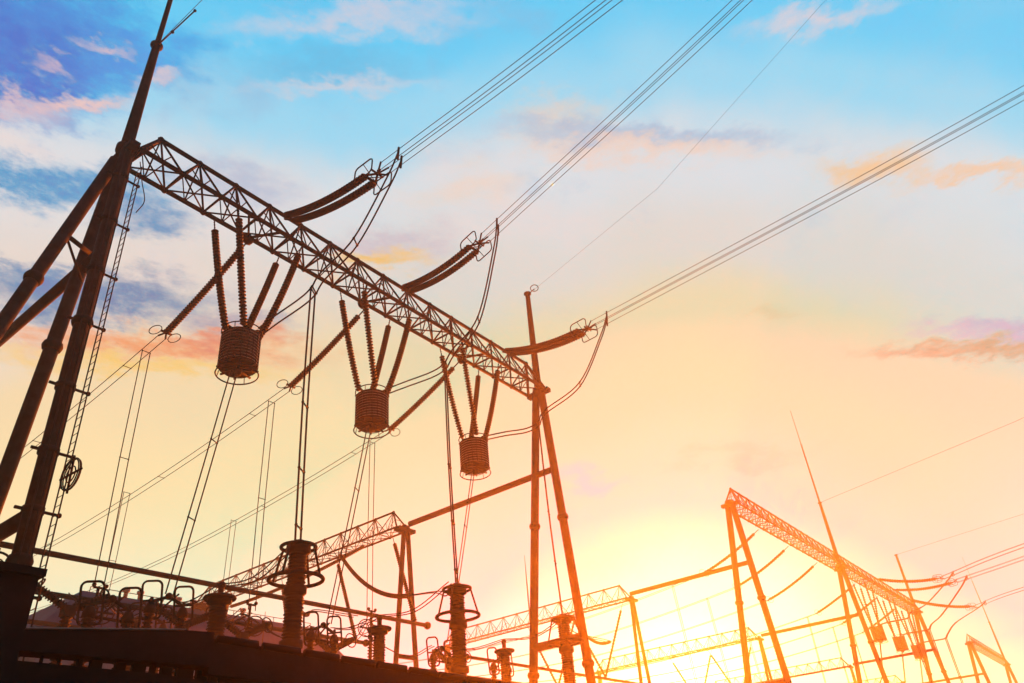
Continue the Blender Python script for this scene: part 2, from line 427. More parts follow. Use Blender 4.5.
# ladder up the near leg
def onleg(z, dx, dy): return V((XL + dx, 23.95 + (22.4 - 23.95) * (26.2 - z) / 26.2 + dy, z))
ld = MB()
for s in (-.19, .19): ld.tube([onleg(z, .62 , s) for z in (1.5, 10, 18, 25.4)], .022, 6)
for i in range(80):
    z = 1.7 + i * .3
    ld.bar(onleg(z, .62, -.19), onleg(z, .62, .19), .012, 5)
lo_ = ld.build('ladder', 'rod', ga)
for z in (3, 5.5, 8, 10.4, 12.3, 14.6, 17.2, 19.5, 22, 24.4):
    br = MB(); br.bar(onleg(z, .2, -.05), onleg(z, .70, -.05), .045, 6); br.tube([onleg(z - .09, 0, 0), onleg(z + .09, 0, 0)], .30, 18); br.sphere(onleg(z, .70, -.05), .08, 8, 5)
    br.bar(onleg(z, -.2, 0), onleg(z, -.5, 0), .05, 6)
    br.build('bracket', 'steel', lo_)
cd = MB()
for dx in (-.14, .05, .17): cd.tube([onleg(z, dx, -.265) for z in (1, 9, 17, 26)], .025, 6)
cd.build('conduit', 'rod', ga)
sp = MB(); sp.tube(spline([onleg(25.6, .5, -.2), onleg(24.6, .75, -.2), onleg(23.7, 1.0, -.2), onleg(22.9, .8, -.2)]), .02, 5); sp.build('earthing_cable', 'wire', ga)

g1 = thing('gantry', (67, YM, 0), 'orange lit far gantry span nearest the sun with no mast at its left end', 'gantry', 'line gantries in one row')
lattice((67.2, YF, ZB), (100, YF, ZB), (0, -1, 0), YF - YN, 1.9, 17, .09, .04, root=g1)
lattice((100, YF, ZB), (138.2, YF, ZB), (0, -1, 0), YF - YN, 1.9, 19, .09, .04, root=g1)
a_column(g1, 67, .28); a_column(g1, 100, .28, (34.6, 48.4)); a_column(g1, 138.2, .3, (35.3, None))
g2 = thing('gantry', (180, YM, 0), 'smallest farthest gantry at the right edge with a tall lightning rod', 'gantry', 'line gantries in one row')
lattice((180, YF, ZB), (224, YF, ZB), (0, -1, 0), YF - YN, 1.9, 18, .075, .03, root=g2)
a_column(g2, 180, .33); a_column(g2, 224, .33, (35.8, 52.0))

# low bus gantries at right angles
def bus_gantry(x, label, y0=36.9, y1=61.5, panels=13, rc=.075, rd=.032):
    r = thing('bus_gantry', (x, y0, 0), label, 'gantry', 'low bus gantries')
    lattice((x + .6, y0, 20.25), (x + .6, y1, 20.25), (-1, 0, 0), 1.2, 1.5, panels, rc, rd, root=r)
    for y in (y0 - .1, y1 + .1):
        leg([(x + .05, y, 20.5), (x - 1.6, y, 0)], .17, r, ()); leg([(x + .35, y, 20.5), (x + 2.1, y, 0)], .17, r, ())
        MB().box((x - .7, y - .3, 20.0), (x + .9, y + .3, 20.24)).build('column_cap', 'steel', r, smooth=False)
        MB().bar((x - .66, y, 11.7), (x + 1.1, y, 11.7), .15, 12).build('cross_beam', 'steel', r)
    return r
bus_gantry(8.0, 'low bus gantry hidden behind the left tower, tied to it by a sloping pipe')
bus_gantry(36.5, 'low bus gantry with its lattice beam running behind the brown bushings')
bus_gantry(68.0, 'hazy low bus gantry left of the sun beside the leg of the main gantry')
bus_gantry(100.5, 'faint low bus gantry right beside the sun glare')
bus_gantry(172.0, 'last tiny low bus gantry below the farthest line gantry')
bus_gantry(138.5, 'small low bus gantry right of the sun between the far gantry legs')

# ------------------------------------------------------------------ insulator strings
def dirs(p, q):
    t = (V(q) - V(p)).normalized(); s = t.cross(V((0, 0, 1))).normalized(); return t, s, s.cross(t)
def line_string(p, q, sg, label, group, rough_=False):
    """double tension string from the beam towards the incoming line, racetrack rings at the line end"""
    r = thing('tension_insulator', p, label, 'insulator', group)
    t, s, u = dirs(p, q); P = sag(p, q, sg, 14); n = 8 if rough_ else 12; pt = .3 if rough_ else .17
    for k in (-.25, .25):
        a = [x + s * k for x in P]
        MB().sheds(a[1:-1], .12, .175, pt, n).build('insulator_rod', 'porcelain', r)
    y = MB(); y.bar(P[1] - s * .36, P[1] + s * .36, .07); y.bar(P[0], P[1] - s * .25, .05); y.bar(P[0], P[1] + s * .25, .05); y.build('yoke', 'fit', r)
    y = MB(); y.bar(P[-2] - s * .36, P[-2] + s * .36, .07)
    te = (P[-1] - P[-2]).normalized(); ue = s.cross(te)
    y.bar(P[-2] - s * .3, P[-1], .05); y.bar(P[-2] + s * .3, P[-1], .05)
    y.bar(P[-1] - s * .3 , P[-1] + s * .3, .05); y.bar(P[-1] - ue * .2, P[-1] + ue * .2, .04)
    for a_ in (-1, 1):
        for b_ in (-1, 1): y.bar(P[-1], P[-1] + te * .45 + s * .22 * a_ + ue * .22 * b_, .04)
    y.build('yoke', 'fit', r)
    c = P[-2] + te * .15
    for k in (-1, 1):
        MB().racetrack(c + s * .52 * k + te * .05, te, ue, .55, .38, .2, .03).build('corona_ring', 'fit', r)
    ra_ = MB()
    for k in (-1, 1): ra_.bar(c, c + s * .52 * k + ue * .38, .02); ra_.bar(c, c + s * .52 * k - ue * .38, .02)
    ra_.build('ring_arm', 'fit', r)
    return P[-1], te, s, ue
def bus_string(p, q, sg, label, group, coarse=False):
    r = thing('tension_insulator', p, label, 'insulator', group)
    t, s, u = dirs(p, q); P = sag(p, q, sg, 12)
    MB().sheds(P[1:], .13, .18, .3 if coarse else .15, 8 if coarse else 12).build('insulator_rod', 'porcelain', r)
    MB().bar(P[0], P[1], .04).build('chain_link', 'fit', r)
    y = MB(); te = (P[-1] - P[-2]).normalized()
    y.bar(P[-1] - s * .28, P[-1] + s * .28, .06); y.bar(P[-1], P[-1] + te * .35 - s * .2, .045); y.bar(P[-1], P[-1] + te * .35 + s * .2, .045)
    y.build('yoke', 'fit', r)
    for k in (-1, 1): MB().ring(P[-1] + s * .5 * k + te * .1, te * .6 + s * .8, .3, .022).build('corona_ring', 'fit', r)
    return P[-1] + te * .35, s
def sus(p, q, sg, label, group, coarse=False):
    """one leg of the V that carries a line trap"""
    r = thing('suspension_insulator', p, label, 'insulator', group)
    p, q = V(p), V(q); P = [p.lerp(q, i / 12) - V((0, 0, 4 * sg * (i / 12) * (1 - i / 12))) for i in range(13)]
    k = MB(); k.tube([P[0] + V((0, 0, .02)), P[1]], .025, 5)
    for i in range(4): k.sphere(P[0].lerp(P[1], i / 4), .045, 6, 4)
    k.build('chain_link', 'fit', r)
    MB().sheds(P[1:], .09, .165, .3 if coarse else .165, 8 if coarse else 12).build('insulator_rod', 'porcelain', r)

# ------------------------------------------------------------------ line traps
def line_trap(x, y, z, label, group, coarse=False, R=.78, h=1.58):
    r = thing('line_trap', (x, y, z), label, 'line trap', group)
    r.rotation_euler = (random.uniform(-.025, .025), random.uniform(-.025, .025), random.uniform(-.4, .4))
    c = MB(); n = 40 if not coarse else 20; k = 11
    pts = []; rs = []
    for i in range(k):
        z0 = z + h * i / k
        for t, q in ((.0, R - .035), (.14, R - .035), (.16, R), (.92, R), (.94, R - .035)): pts.append((x, y, z0 + h / k * t)); rs.append(q)
    pts.append((x, y, z + h)); rs.append(R - .03)
    c.tube(pts, rs, n); c.build('coil', 'coil', r, smooth=False)
    gr = MB()
    for i in range(1, k): gr.ring((x, y, z + h * i / k + .01), (0, 0, 1), R - .012, .016, n, 5)
    gr.build('painted_gap_light', 'spacer', r)  # pale rings paint the sky light showing between the windings
    s_ = MB()
    for i in range(n // 2):
        a = 4 * math.pi * i / n; s_.bar((x + math.cos(a) * (R + .012), y + math.sin(a) * (R + .012), z + .02), (x + math.cos(a) * (R + .012), y + math.sin(a) * (R + .012), z + h - .02), .014, 4)
    s_.build('spacer_bar', 'fit', r)
    for zz in (z - .04, z + h + .04):
        e = MB()
        for i in range(4):
            a = math.pi * i / 4 + .2; e.bar((x - math.cos(a) * (R + .05), y - math.sin(a) * (R + .05), zz), (x + math.cos(a) * (R + .05), y + math.sin(a) * (R + .05), zz), .05)
        if zz < z: e.tube([(x, y, z - .3), (x, y, z - .04)], [.16, .2], 12)
        e.build('spider_frame', 'fit', r)
    MB().ring((x, y, z - .28), (0, 0, 1), R + .06, .03, 36).ring((x, y, z - .12), (0, 0, 1), R * .75, .02, 24).build('bottom_ring', 'fit', r)
    MB().ring((x, y, z + h + .22), (0, 0, 1), R + .03, .026, 36).build('top_ring', 'fit', r)
    a_ = MB()
    for i in range(4):
        a = math.pi / 2 * i + .5
        a_.bar((x + math.cos(a) * R, y + math.sin(a) * R, z), (x + math.cos(a) * (R + .06), y + math.sin(a) * (R + .06), z - .28), .018, 5)
        a_.bar((x + math.cos(a) * R, y + math.sin(a) * R, z + h), (x + math.cos(a) * (R + .03), y + math.sin(a) * (R + .03), z + h + .22), .018, 5)
    a_.build('ring_arm', 'fit', r)
def twin(P, off, label, cat='cable', group=None, r=.03, spc=(), name='jumper_cable', n=6):
    """a pair of parallel cables with spacer bars; P is the middle line, off the half offset"""
    off = V(off); C = [V(p) for p in P]
    t = thing(name, C[0], label, cat, group)
    for k in (-1, 1): MB().tube([p + off * k for p in C], r, n).build('cable', 'wire', t)
    if spc:
        for f in spc:
            m = MB(); p = C[min(len(C) - 1, int(f * (len(C) - 1)))]; m.bar(p - off * 1.15, p + off * 1.15, r * .9, 5); m.sphere(p - off, r * 1.7, 6, 4); m.sphere(p + off, r * 1.7, 6, 4)
            m.build('spacer', 'fit', t)
    return t
def bundle(P, s, u, half, label, group, r=.016, n=5, spc=()):
    t = thing('line_conductor', P[0], label, 'power line', group)
    for a in (-1, 1):
        for b in (-1, 1): MB().tube([V(p) + s * half * a + u * half * b for p in P], r, n).build('cable', 'wire', t)
    if spc:
        m = MB()
        for f in spc:
            p = V(P[int(f * (len(P) - 1))])
            m.racetrack(p, s, u, half * 1.02, half * 1.02, .05, r * 1.5, 4)
        m.build('spacer', 'fit', t)

def bay(xs_line, xs_trap, ends, tails, near, words, coarse=False):
    for i in range(3):
        w = words[i]; xl = xs_line[i]; xt = xs_trap[i]; wr = 1.7 if coarse else 1.0
        # incoming line side
        p = V((xl, YN, ZB + .9)); q = V(ends[i])
        e, te, s, u = line_string(p, q, .42, 'brown double insulator string reaching towards the sky lines above %s' % w[0], near + ' double strings', coarse)
        T = [e + te * .45] + [V(a) for a in tails[i]]
        P = spline(T, 10)
        bundle(P, s, u, .2, 'four parallel sky wires leaving the %s of the %s' % (w[1], near), near + ' line conductors', .015 * wr * (.95 if coarse else 1), 5, ())
        # jumper: clamps, down behind the beam, out to the line trap
        c0 = resample(P[:12], .45)[2 if not coarse else 3]
        tx, ty, tz = xt, YM, 18.45
        nd = V((w[3][0] - .25, w[3][1], 20.3)); mid_ = V((xl + .05, 18.3, 22.4))
        J = spline([c0 + V((0, 0, .1)), c0.lerp(mid_, .3) + V((0, -.12, 0)), mid_, nd + V((.05, -.5, .55)), nd, nd + V((.1, .9, -.05)), (nd.x * .5 + tx * .5 + .35, 22.6, 20.35), (tx + .55, 23.7, 20.35)], 8)
        twin(J, (.2, .12, 0), 'pair of looping jumper cables feeding %s' % w[0], 'cable', near + ' jumper loops', .037 * wr, (.3, .56))
        m = MB()
        for k in (-1, 1): m.tube([c0 + V((.2, .12, 0)) * k + V((0, 0, .3)), c0 + V((.2, .12, 0)) * k + V((0, .06, -.35))], .05, 6)
        tag(m.build('cable_clamp', 'fit'), 'clamps joining the jumper to the sky wires of %s' % w[0], 'clamp', near + ' cable clamps')
        # drop to the arrester top
        a1 = V((w[3][0], w[3][1], 10.12))
        twin(spline([nd, nd.lerp(a1, .5) + V((0, .06, 0)), a1], 10), (.2, .12, 0), 'pair of drop cables from the jumper of %s to a bushing' % w[0], 'cable', near + ' drop cables', .035 * wr, (0, .5, .78, .99), 'drop_cable')
        # trap with its four suspension strings
        line_trap(tx, ty, tz, w[2], near + ' line traps', coarse)
        th = tz + 1.83
        for dx, yy, qx, qy, wd in ((-1.8, YF, -.62, .3, 'far left'), (-1.5, YN, -.3, -.5, 'near left'), (1.75, YF, .3, .5, 'far right'), (2.0, YN, .66, -.2, 'near right')):
            top = (tx + dx, yy, ZB - .1)
            sus(top, (tx + qx, ty + qy, th - .05), (.3 if yy == YF else .12) if dx < 0 else (.2 if yy == YF else .45), '%s brown suspension string holding up %s' % (wd, w[0]), near + ' suspension strings', coarse)
        twin([V((tx - .1, ty + .1, tz - .15)), V((tx - .05, ty + 1.0, 14.6)), V((tx, w[4], 10.9))] if coarse else spline([V((tx - .1, ty + .1, tz - .3)), V((tx - .06, ty * .52 + w[4] * .48, 14.2)), V((tx, w[4], 9.8))], 10), (.2, .1, 0),
             'pair of drop cables under %s' % w[0], 'cable', near + ' trap drop cables', .026 * wr, (.0, .35, .7), 'drop_cable')
        # string and conductors on the bus side
        b0 = V((xt, YF + .1, ZB - .25)); b1 = V((xt - .2, 30.6, 23.25))
        be, bs = bus_string(b0, b1, .12, 'long single insulator rod slanting down behind %s' % w[0], near + ' single strings', coarse)
        P = [V((be.x, be.y + (104 - be.y) * k / 24, 0)) for k in range(25)]
        for p_ in P: p_.z = 21.3 + .0021 * (p_.y - 58) ** 2
        dz = be.z - P[0].z
        for j, p_ in enumerate(P): p_.z += dz * max(0, 1 - j / 8)
        twin(P, (.2, 0, 0), 'pair of overhead bus wires leaving the rod behind %s' % w[0], 'power line', near + ' bus wires', .02 * (1.6 if coarse else 1), (.05, .2, .4, .6) if not coarse else (), 'bus_wire', 5)
        D0 = V((be.x, be.y + 1.3, be.z - .25)); D1 = V((xt + .1, 32.4, 11.6))
        twin([D0, D0.lerp(D1, .5) + V((0, .05, 0)), D1], (.2, 0, 0), 'hanging pair of cables below the bus wires of %s' % w[0], 'cable', near + ' hanging cables', .022 * wr, (.02, .5, .98), 'drop_cable')

WA = [('the leftmost big line trap', 'left phase', 'leftmost and largest dark line trap coil, nearest the left tower', (14.9, 19.9), 26.5),
      ('the middle big line trap', 'middle phase', 'middle reddish line trap coil hanging under the main gantry', (22.8, 20.0), 26.5),
      ('the right orange line trap', 'right phase', 'orange line trap coil of the main gantry closest to its right column', (30.9, 20.5), 26.5)]
bay((15.3, 23.1, 31.9), (14.4, 21.8, 29.4), ((15.0, 16.7, 24.95), (22.35, 17.3, 26.15), (31.3, 16.9, 25.2)),
    (((15.0, 5, 25.3), (15.0, -20, 27.3), (15, -75, 33)), ((21.0, 1.5, 29.2), (19.3, -20, 34.5), (16, -75, 48)), ((31.9, -6, 26.9), (32, -30, 29.5), (32, -75, 36))),
    'main gantry', WA)
WC = [('the left small far trap', 'left phase', 'left one of the three small far line traps', (108, 20), 28.0),
      ('the middle small far trap', 'middle phase', 'middle one of the three small far line traps', (119, 20), 28.0),
      ('the right small far trap', 'right phase', 'right one of the three small far line traps', (129, 20), 28.0)]
bay((113, 122.2, 131), (108.2, 118.8, 128.8), ((115.4, 15.9, 25.6), (121.5, 15.2, 26.0), (136.5, 15.9, 25.0)),
    (((112.5, 5.5, 26.5), (112, -20, 29), (112, -75, 36)), ((118.5, 5, 26.5), (118, -20, 29.5), (117, -75, 37)), ((137.5, 8.5, 26.2), (138, -20, 29), (138, -75, 37))),
    'far gantry', WC, True)
for i, (xt, w) in enumerate(((75.6, 'first from the left'), (84.0, 'second from the left'), (93.4, 'third from the left'))):
    be, bs = bus_string((xt, YF + .1, ZB - .25), (xt - .2, 31.6, 22.9), .25, 'hazy orange insulator rod under the far gantry, %s before its mast' % w, 'sunlit single strings', True)
    P = [V((be.x, be.y + (104 - be.y) * k / 20, 0)) for k in range(21)]
    for p_ in P: p_.z = 21.0 + .0021 * (p_.y - 58) ** 2
    dz = be.z - P[0].z
    for j, p_ in enumerate(P): p_.z += dz * max(0, 1 - j / 7)
    twin(P, (.22, 0, 0), 'faint pair of bus wires crossing the sun glow, %s' % w, 'power line', 'sunlit bus wires', .03, (), 'bus_wire', 5)
    D0 = V(P[1]); twin([D0, V((xt, 35, 11.5))], (.2, 0, 0), 'faint hanging cable pair in the sun glow, %s' % w, 'cable', 'sunlit hanging cables', .03, (.5,), 'drop_cable')

# tap-offs from the bus wires down to the lowest bus tube
for x, z, w in ((21.3, 21.9, 'middle'), (29.2, 21.9, 'right')):
    twin([V((x, 46.6, z)), V((x + .05, 46.65, 17.5)), V((x, 46.6, 13.55))], (.2, 0, 0), 'thin tap cables from the %s bus wires down to the lowest tube' % w, 'cable', 'tap cables', .02, (.02, .5, .98), 'drop_cable')
# earth wires
def wire(P, r, label, name='earth_wire'):
    return tag(MB().tube(P, r, 5).build(name, 'wire'), label, 'wire', 'earth wires')
wire(sag((8.0, 24.1, 33.2), (8.6, -70, 31), .5), .012, 'thin earth wire leaving the collar of the left mast')
m = MB(); m.bar((8.0, 24.0, 33.1), (8.1, 21.2, 33.0), .03); m.sphere((8.1, 21.2, 33.0), .07); m.sphere((8.05, 22.9, 33.05), .08)
tag(m.build('earth_wire_clamp', 'fit'), 'small clamp on the thin wire beside the left mast top', 'clamp')
wire([(36.5, 24.0, 34.3), (34.5, 12, 35.3), (30.6, -.7, 37.5), (20, -60, 46)], .007, 'faint earth wire rising from the mast of the main gantry right column')
m = MB(); m.ring((36.5, 23.5, 34.55), (.3, .2, 1), .28, .03); m.bar((36.5, 24.1, 34.3), (36.5, 23.5, 34.5), .03)
tag(m.build('wire_loop', 'fit'), 'small loop fitting on the mast top of the main gantry right column', 'clamp')
wire([(100, 24.0, 34.7), (99, 0, 37), (97, -70, 48)], .02, 'faint earth wire from the tall mast of the far gantry')
wire([(138.2, 24.0, 35.4), (138, 0, 37), (136, -70, 47)], .02, 'faint earth wire from the short mast of the far gantry')

# coils of cable on the left tower
def cable_coil(c, ax, label, R=.48):
    r = thing('cable_coil', c, label, 'cable coil', 'spare cable coils on the left tower')
    m = MB()
    for k in range(3): m.ring(V(c) + V(ax).normalized() * (k - 1) * .04, ax, R + .02 * (k % 2), .02, 30)
    m.build('coil', 'wire', r)
    u, w = frame(V(ax)); f = MB()
    for q in (u, w): f.bar(V(c) - q * (R + .12), V(c) + q * (R + .12), .035)
    f.ring(c, ax, .25, .02, 18); f.build('cross_frame', 'fit', r)
cable_coil((8.62, 22.7, 11.6), (1, .05, .05), 'round cable coil strapped to the ladder side of the left tower leg')
cable_coil((7.9, 24.4, 9.1), (.3, 1, .1), 'cable coil half hidden to the left of the left tower leg', .42)

# ------------------------------------------------------------------ post equipment
def post(x, y, zt, r, label, group, cat, name, style, hins=4.4, ped=True):
    t = thing(name, (x, y, 0), label, cat, group)
    zb = zt - hins
    MB().sheds([(x, y, zb), (x, y, zt - .25)], r * .84, r, .1, 20, r * .94).build('insulator_column', 'porcelain', t)
    if style == 'arrester':
        for f in (.36, .7): MB().tube([(x, y, zb + hins * f - .14), (x, y, zb + hins * f - .1), (x, y, zb + hins * f + .1), (x, y, zb + hins * f + .14)], [r * .8, r * 1.15, r * 1.15, r * .8], 20).build('flange', 'fit', t)
        k = MB(); k.tube([(x, y, zt - .28), (x, y, zt - .24), (x, y, zt), (x, y, zt + .04), (x, y, zt + .16)], [r * .8, r * 1.25, r * 1.25, r * .7, r * .6], 20); k.build('flange', 'fit', t)
        MB().ring((x, y, zt - .05), (0, 0, 1), .55, .06, 36, 8).build('upper_ring', 'fit', t)
        MB().ring((x, y, zt - 1.1), (0, 0, 1), .84, .065, 40, 8).build('lower_ring', 'fit', t)
        a = MB()
        for i in range(4):
            b = math.pi / 2 * i + .4; c_, s2 = math.cos(b), math.sin(b)
            a.bar((x + c_ * .55, y + s2 * .55, zt - .05), (x + c_ * .84, y + s2 * .84, zt - 1.1), .04)
            a.bar((x, y, zt - .05), (x + c_ * .55, y + s2 * .55, zt - .05), .04)
        a.build('ring_arm', 'fit', t)
    else:
        k = MB(); k.tube([(x, y, zt - .3), (x, y, zt - .26), (x, y, zt - .02), (x, y, zt)], [r, r * 1.3, r * 1.3, r * .5], 20)
        k.tube([(x, y, zt), (x, y, zt + .3)], .1, 10); k.sphere((x, y, zt + .36), .13); k.build('flange', 'fit', t)
        MB().ring((x, y, zt - .08), (0, 0, 1), r + .17, .07, 32, 8).build('upper_ring', 'fit', t)
    MB().tube([(x, y, 0), (x, y, zb - .5)], .2, 16).build('pedestal', 'steel', t)
    MB().box((x - .45, y - .45, zb - .5), (x + .45, y + .45, zb)).build('base_tank', 'steel', t, smooth=False)
post(14.95, 19.9, 10, .31, 'big ribbed arrester with corona rings left of centre, rising over the dark wall', 'surge arresters', 'arrester', 'surge_arrester', 'arrester', 4.8)
post(22.9, 20.1, 10, .31, 'orange surge arrester with two wide corona rings left of the gantry right column', 'surge arresters', 'arrester', 'surge_arrester', 'arrester', 4.8)
post(30.9, 20.5, 10, .31, 'yellow lit surge arrester in front of the right column foot', 'surge arresters', 'arrester', 'surge_arrester', 'arrester', 4.8)
post(14.9, 24, 9.3, .32, 'brown voltage transformer post left of the ribbed arrester', 'voltage transformers', 'voltage transformer', 'voltage_transformer', 'cvt')
post(22.4, 24, 9.2, .27, 'orange voltage transformer post with mushroom ring below the bus tube end', 'voltage transformers', 'voltage transformer', 'voltage_transformer', 'cvt')
post(30.7, 24, 9.2, .27, 'yellow voltage transformer post left of the right gantry column', 'voltage transformers', 'voltage transformer', 'voltage_transformer', 'cvt')
for k, x in enumerate((108, 119, 129)):
    post(x, 20, 10, .31, 'far arrester post below the small traps, %s' % ('left', 'middle', 'right')[k], 'far arresters', 'arrester', 'surge_arrester', 'arrester', 4.8)

def disconnector(x, y, z, label, group='disconnector switches'):
    t = thing('disconnector', (x, y, 0), label, 'disconnector', group)
    for dx in (-.62, .62):
        MB().sheds([(x + dx, y, z - 4.2), (x + dx, y, z - .35)], .12, .18, .14, 14).build('insulator_column', 'porcelain', t)
        MB().tube([(x + dx, y, z - .35), (x + dx, y, z - .2), (x + dx, y, z)], [.2, .2, .12], 12).build('cap', 'fit', t)
        MB().racetrack((x + dx, y, z + .1), (.97, -.15, .16), (-.12, 0, 1), .34, .66, .18, .04).build('corona_ring', 'fit', t)
        a = MB(); a.bar((x + dx - .33, y + .05, z + .02), (x + dx + .33, y - .05, z + .14), .04); a.bar((x + dx, y, z), (x + dx, y, z + .2), .06)
        a.build('ring_arm', 'fit', t)
    b = MB(); b.bar((x - .62, y, z + .05), (x, y, z + .3), .06, 8); b.bar((x + .62, y, z + .05), (x, y, z + .32), .06, 8); b.sphere((x, y, z + .32), .13)
    b.bar((x - .3, y + .15, z - .3), (x + .45, y + .15, z + .5), .035, 6); b.bar((x - .62, y + .1, z - .25), (x + .62, y + .1, z - .3), .05, 6)
    b.build('blade', 'bus', t)
    MB().box((x - 1.1, y - .2, z - 4.5), (x + 1.1, y + .2, z - 4.2)).build('base_beam', 'steel', t, smooth=False)
    for dx in (-.62, .62): MB().tube([(x + dx, y, 0), (x + dx, y, z - 4.5)], .17, 12).build('pedestal', 'steel', t)
disconnector(14.4, 26.5, 9.45, 'brown disconnector with rounded rectangle guards in front of the blue-grey hall')
disconnector(21.5, 26.5, 9.35, 'red-orange disconnector with rounded guards right of the tall ribbed arrester')
disconnector(28.9, 26.5, 9.2, 'orange disconnector just left of the orange arrester with wide rings')
def bushing(x, y, z, label, group='ringed bushing posts'):
    t = thing('bushing_post', (x, y, 0), label, 'bushing', group)
    MB().sheds([(x, y, z - 4), (x, y, z)], .1, .17, .16, 12).build('insulator_column', 'porcelain', t)
    for dx in (-.36, .36):
        MB().ring((x + dx, y, z + .1), (.35, 1, 0), .46, .03, 26).build('corona_ring', 'fit', t)
        MB().ring((x + dx, y + .12, z + .1), (.35, 1, 0), .27, .022, 22).build('inner_ring', 'fit', t)
    a = MB(); a.bar((x - .8, y, z + .1), (x + .8, y, z + .1), .05); a.bar((x, y, z), (x, y, z + 1.1), .06); a.bar((x - .2, y, z + 1.05), (x + .3, y, z + 1.05), .05); a.sphere((x - .2, y, z + 1.15), .09); a.sphere((x + .3, y, z + 1.15), .09)
    a.build('clamp', 'fit', t)
    MB().tube([(x, y, 0), (x, y, z - 4)], .16, 12).build('pedestal', 'steel', t)
bushing(14.5, 32.4, 10.4, 'bushing post with twin round rings in front of the left part of the hall roof')
bushing(21.8, 32.4, 10.8, 'bushing post with twin round rings between the two arresters')
bushing(29.6, 32.4, 11.6, 'bushing post with small twin rings left of the slim orange gantry legs')

# circuit breakers: a post with two slanting interrupters
def breaker(x, y, z, label, group='circuit breakers'):
    t = thing('circuit_breaker', (x, y, 0), label, 'circuit breaker', group)
    MB().sheds([(x, y, z - 3.6), (x, y, z - .3)], .14, .21, .13, 16).build('insulator_column', 'porcelain', t)
    MB().box((x - .2, y - .2, z - .32), (x + .2, y + .2, z + .05)).build('gearbox', 'fit', t, smooth=False)
    for k in (-1, 1):
        a = V((x + .15 * k, y, z)); b = V((x + 1.25 * k, y, z + .55))
        MB().sheds([a, b], .11, .17, .11, 14).build('interrupter', 'porcelain', t)
        MB().tube([b, b + (b - a).normalized() * .12], .14, 12).build('terminal', 'fit', t)
        MB().ring(b, b - a, .34, .03, 24).build('corona_ring', 'fit', t)
    MB().tube([(x, y, 0), (x, y, z - 3.6)], .2, 12).build('pedestal', 'steel', t)
breaker(12.6, 30.2, 9.9, 'brown circuit breaker with two slanting arms left of the twin rings post')
breaker(17.2, 30.2, 9.9, 'brown circuit breaker with slanting arms behind the voltage transformer post')
breaker(20.2, 30.4, 9.9, 'brown circuit breaker with slanting arms close behind the ribbed arrester')
breaker(25.2, 30.4, 9.8, 'orange circuit breaker with slanting arms left of the slim gantry legs')
breaker(34.0, 30.4, 9.9, 'yellow circuit breaker with slanting arms by the right column')
disconnector(11.6, 24.8, 8.55, 'dark disconnector with rounded guards nearest the left tower')
disconnector(17.6, 33.6, 10.7, 'small disconnector with guards in front of the middle of the hall roof')
disconnector(33.5, 26.5, 9.2, 'yellow disconnector just left of the foot of the right gantry column')
# connections between the equipment tops
def link(P, label, off=(.14, .05, 0)):
    twin(spline(P, 8), off, label, 'cable', 'equipment connections', .022, (.5,), 'connection_cable')
for x, xd, w in ((14.9, 14.4, 'left'), (22.4, 21.5, 'middle'), (30.7, 28.9, 'right')):
    link([(x, 20.0, 10.1), (x, 22, 9.45), (x, 24, 9.65)], 'short cables from the %s arrester top to the voltage transformer behind' % w)
    link([(x, 24, 9.65), (x * .5 + xd * .5, 25.2, 9.35), (xd + .5, 26.5, 9.6)], 'short cables from the %s voltage transformer to its disconnector' % w)
    link([(xd - .5, 26.6, 9.6), (xd - .4, 28.6, 9.5), (xd + .1, 32.3, 11.3)], 'cables from the %s disconnector to the ringed post behind' % w)
for (x0, y0, z0), (x1, y1, z1), w in (((11.6, 24.8, 8.9), (12.6, 30.2, 10.4), 'leftmost'), ((13.9, 30.2, 10.4), (17.2, 33.6, 10.9), 'second'), ((18.4, 30.3, 10.4), (21.4, 32.4, 11.6), 'third'), ((26.4, 30.4, 10.3), (29.5, 32.4, 12.4), 'fourth')):
    link(sag((x0, y0, z0), (x1, y1, z1), .35, 4), 'sagging connection cables of the %s breaker from the left' % w)
for x0, x1, y, z, w in ((9.5, 19.5, 28.6, 8.15, 'left'), (19.9, 31, 28.6, 8.05, 'right')):
    t = thing('pipe_rail', (x0, y, z), 'low horizontal pipe on short posts behind the %s disconnectors' % w, 'pipe', 'pipe rails')
    MB().bar((x0, y, z), (x1, y, z), .09, 10).build('pipe', 'bus', t)
    for k in range(4): MB().bar((x0 + 1 + k * (x1 - x0 - 2) / 3, y, 0), (x0 + 1 + k * (x1 - x0 - 2) / 3, y, z), .09, 10).build('post', 'steel', t)
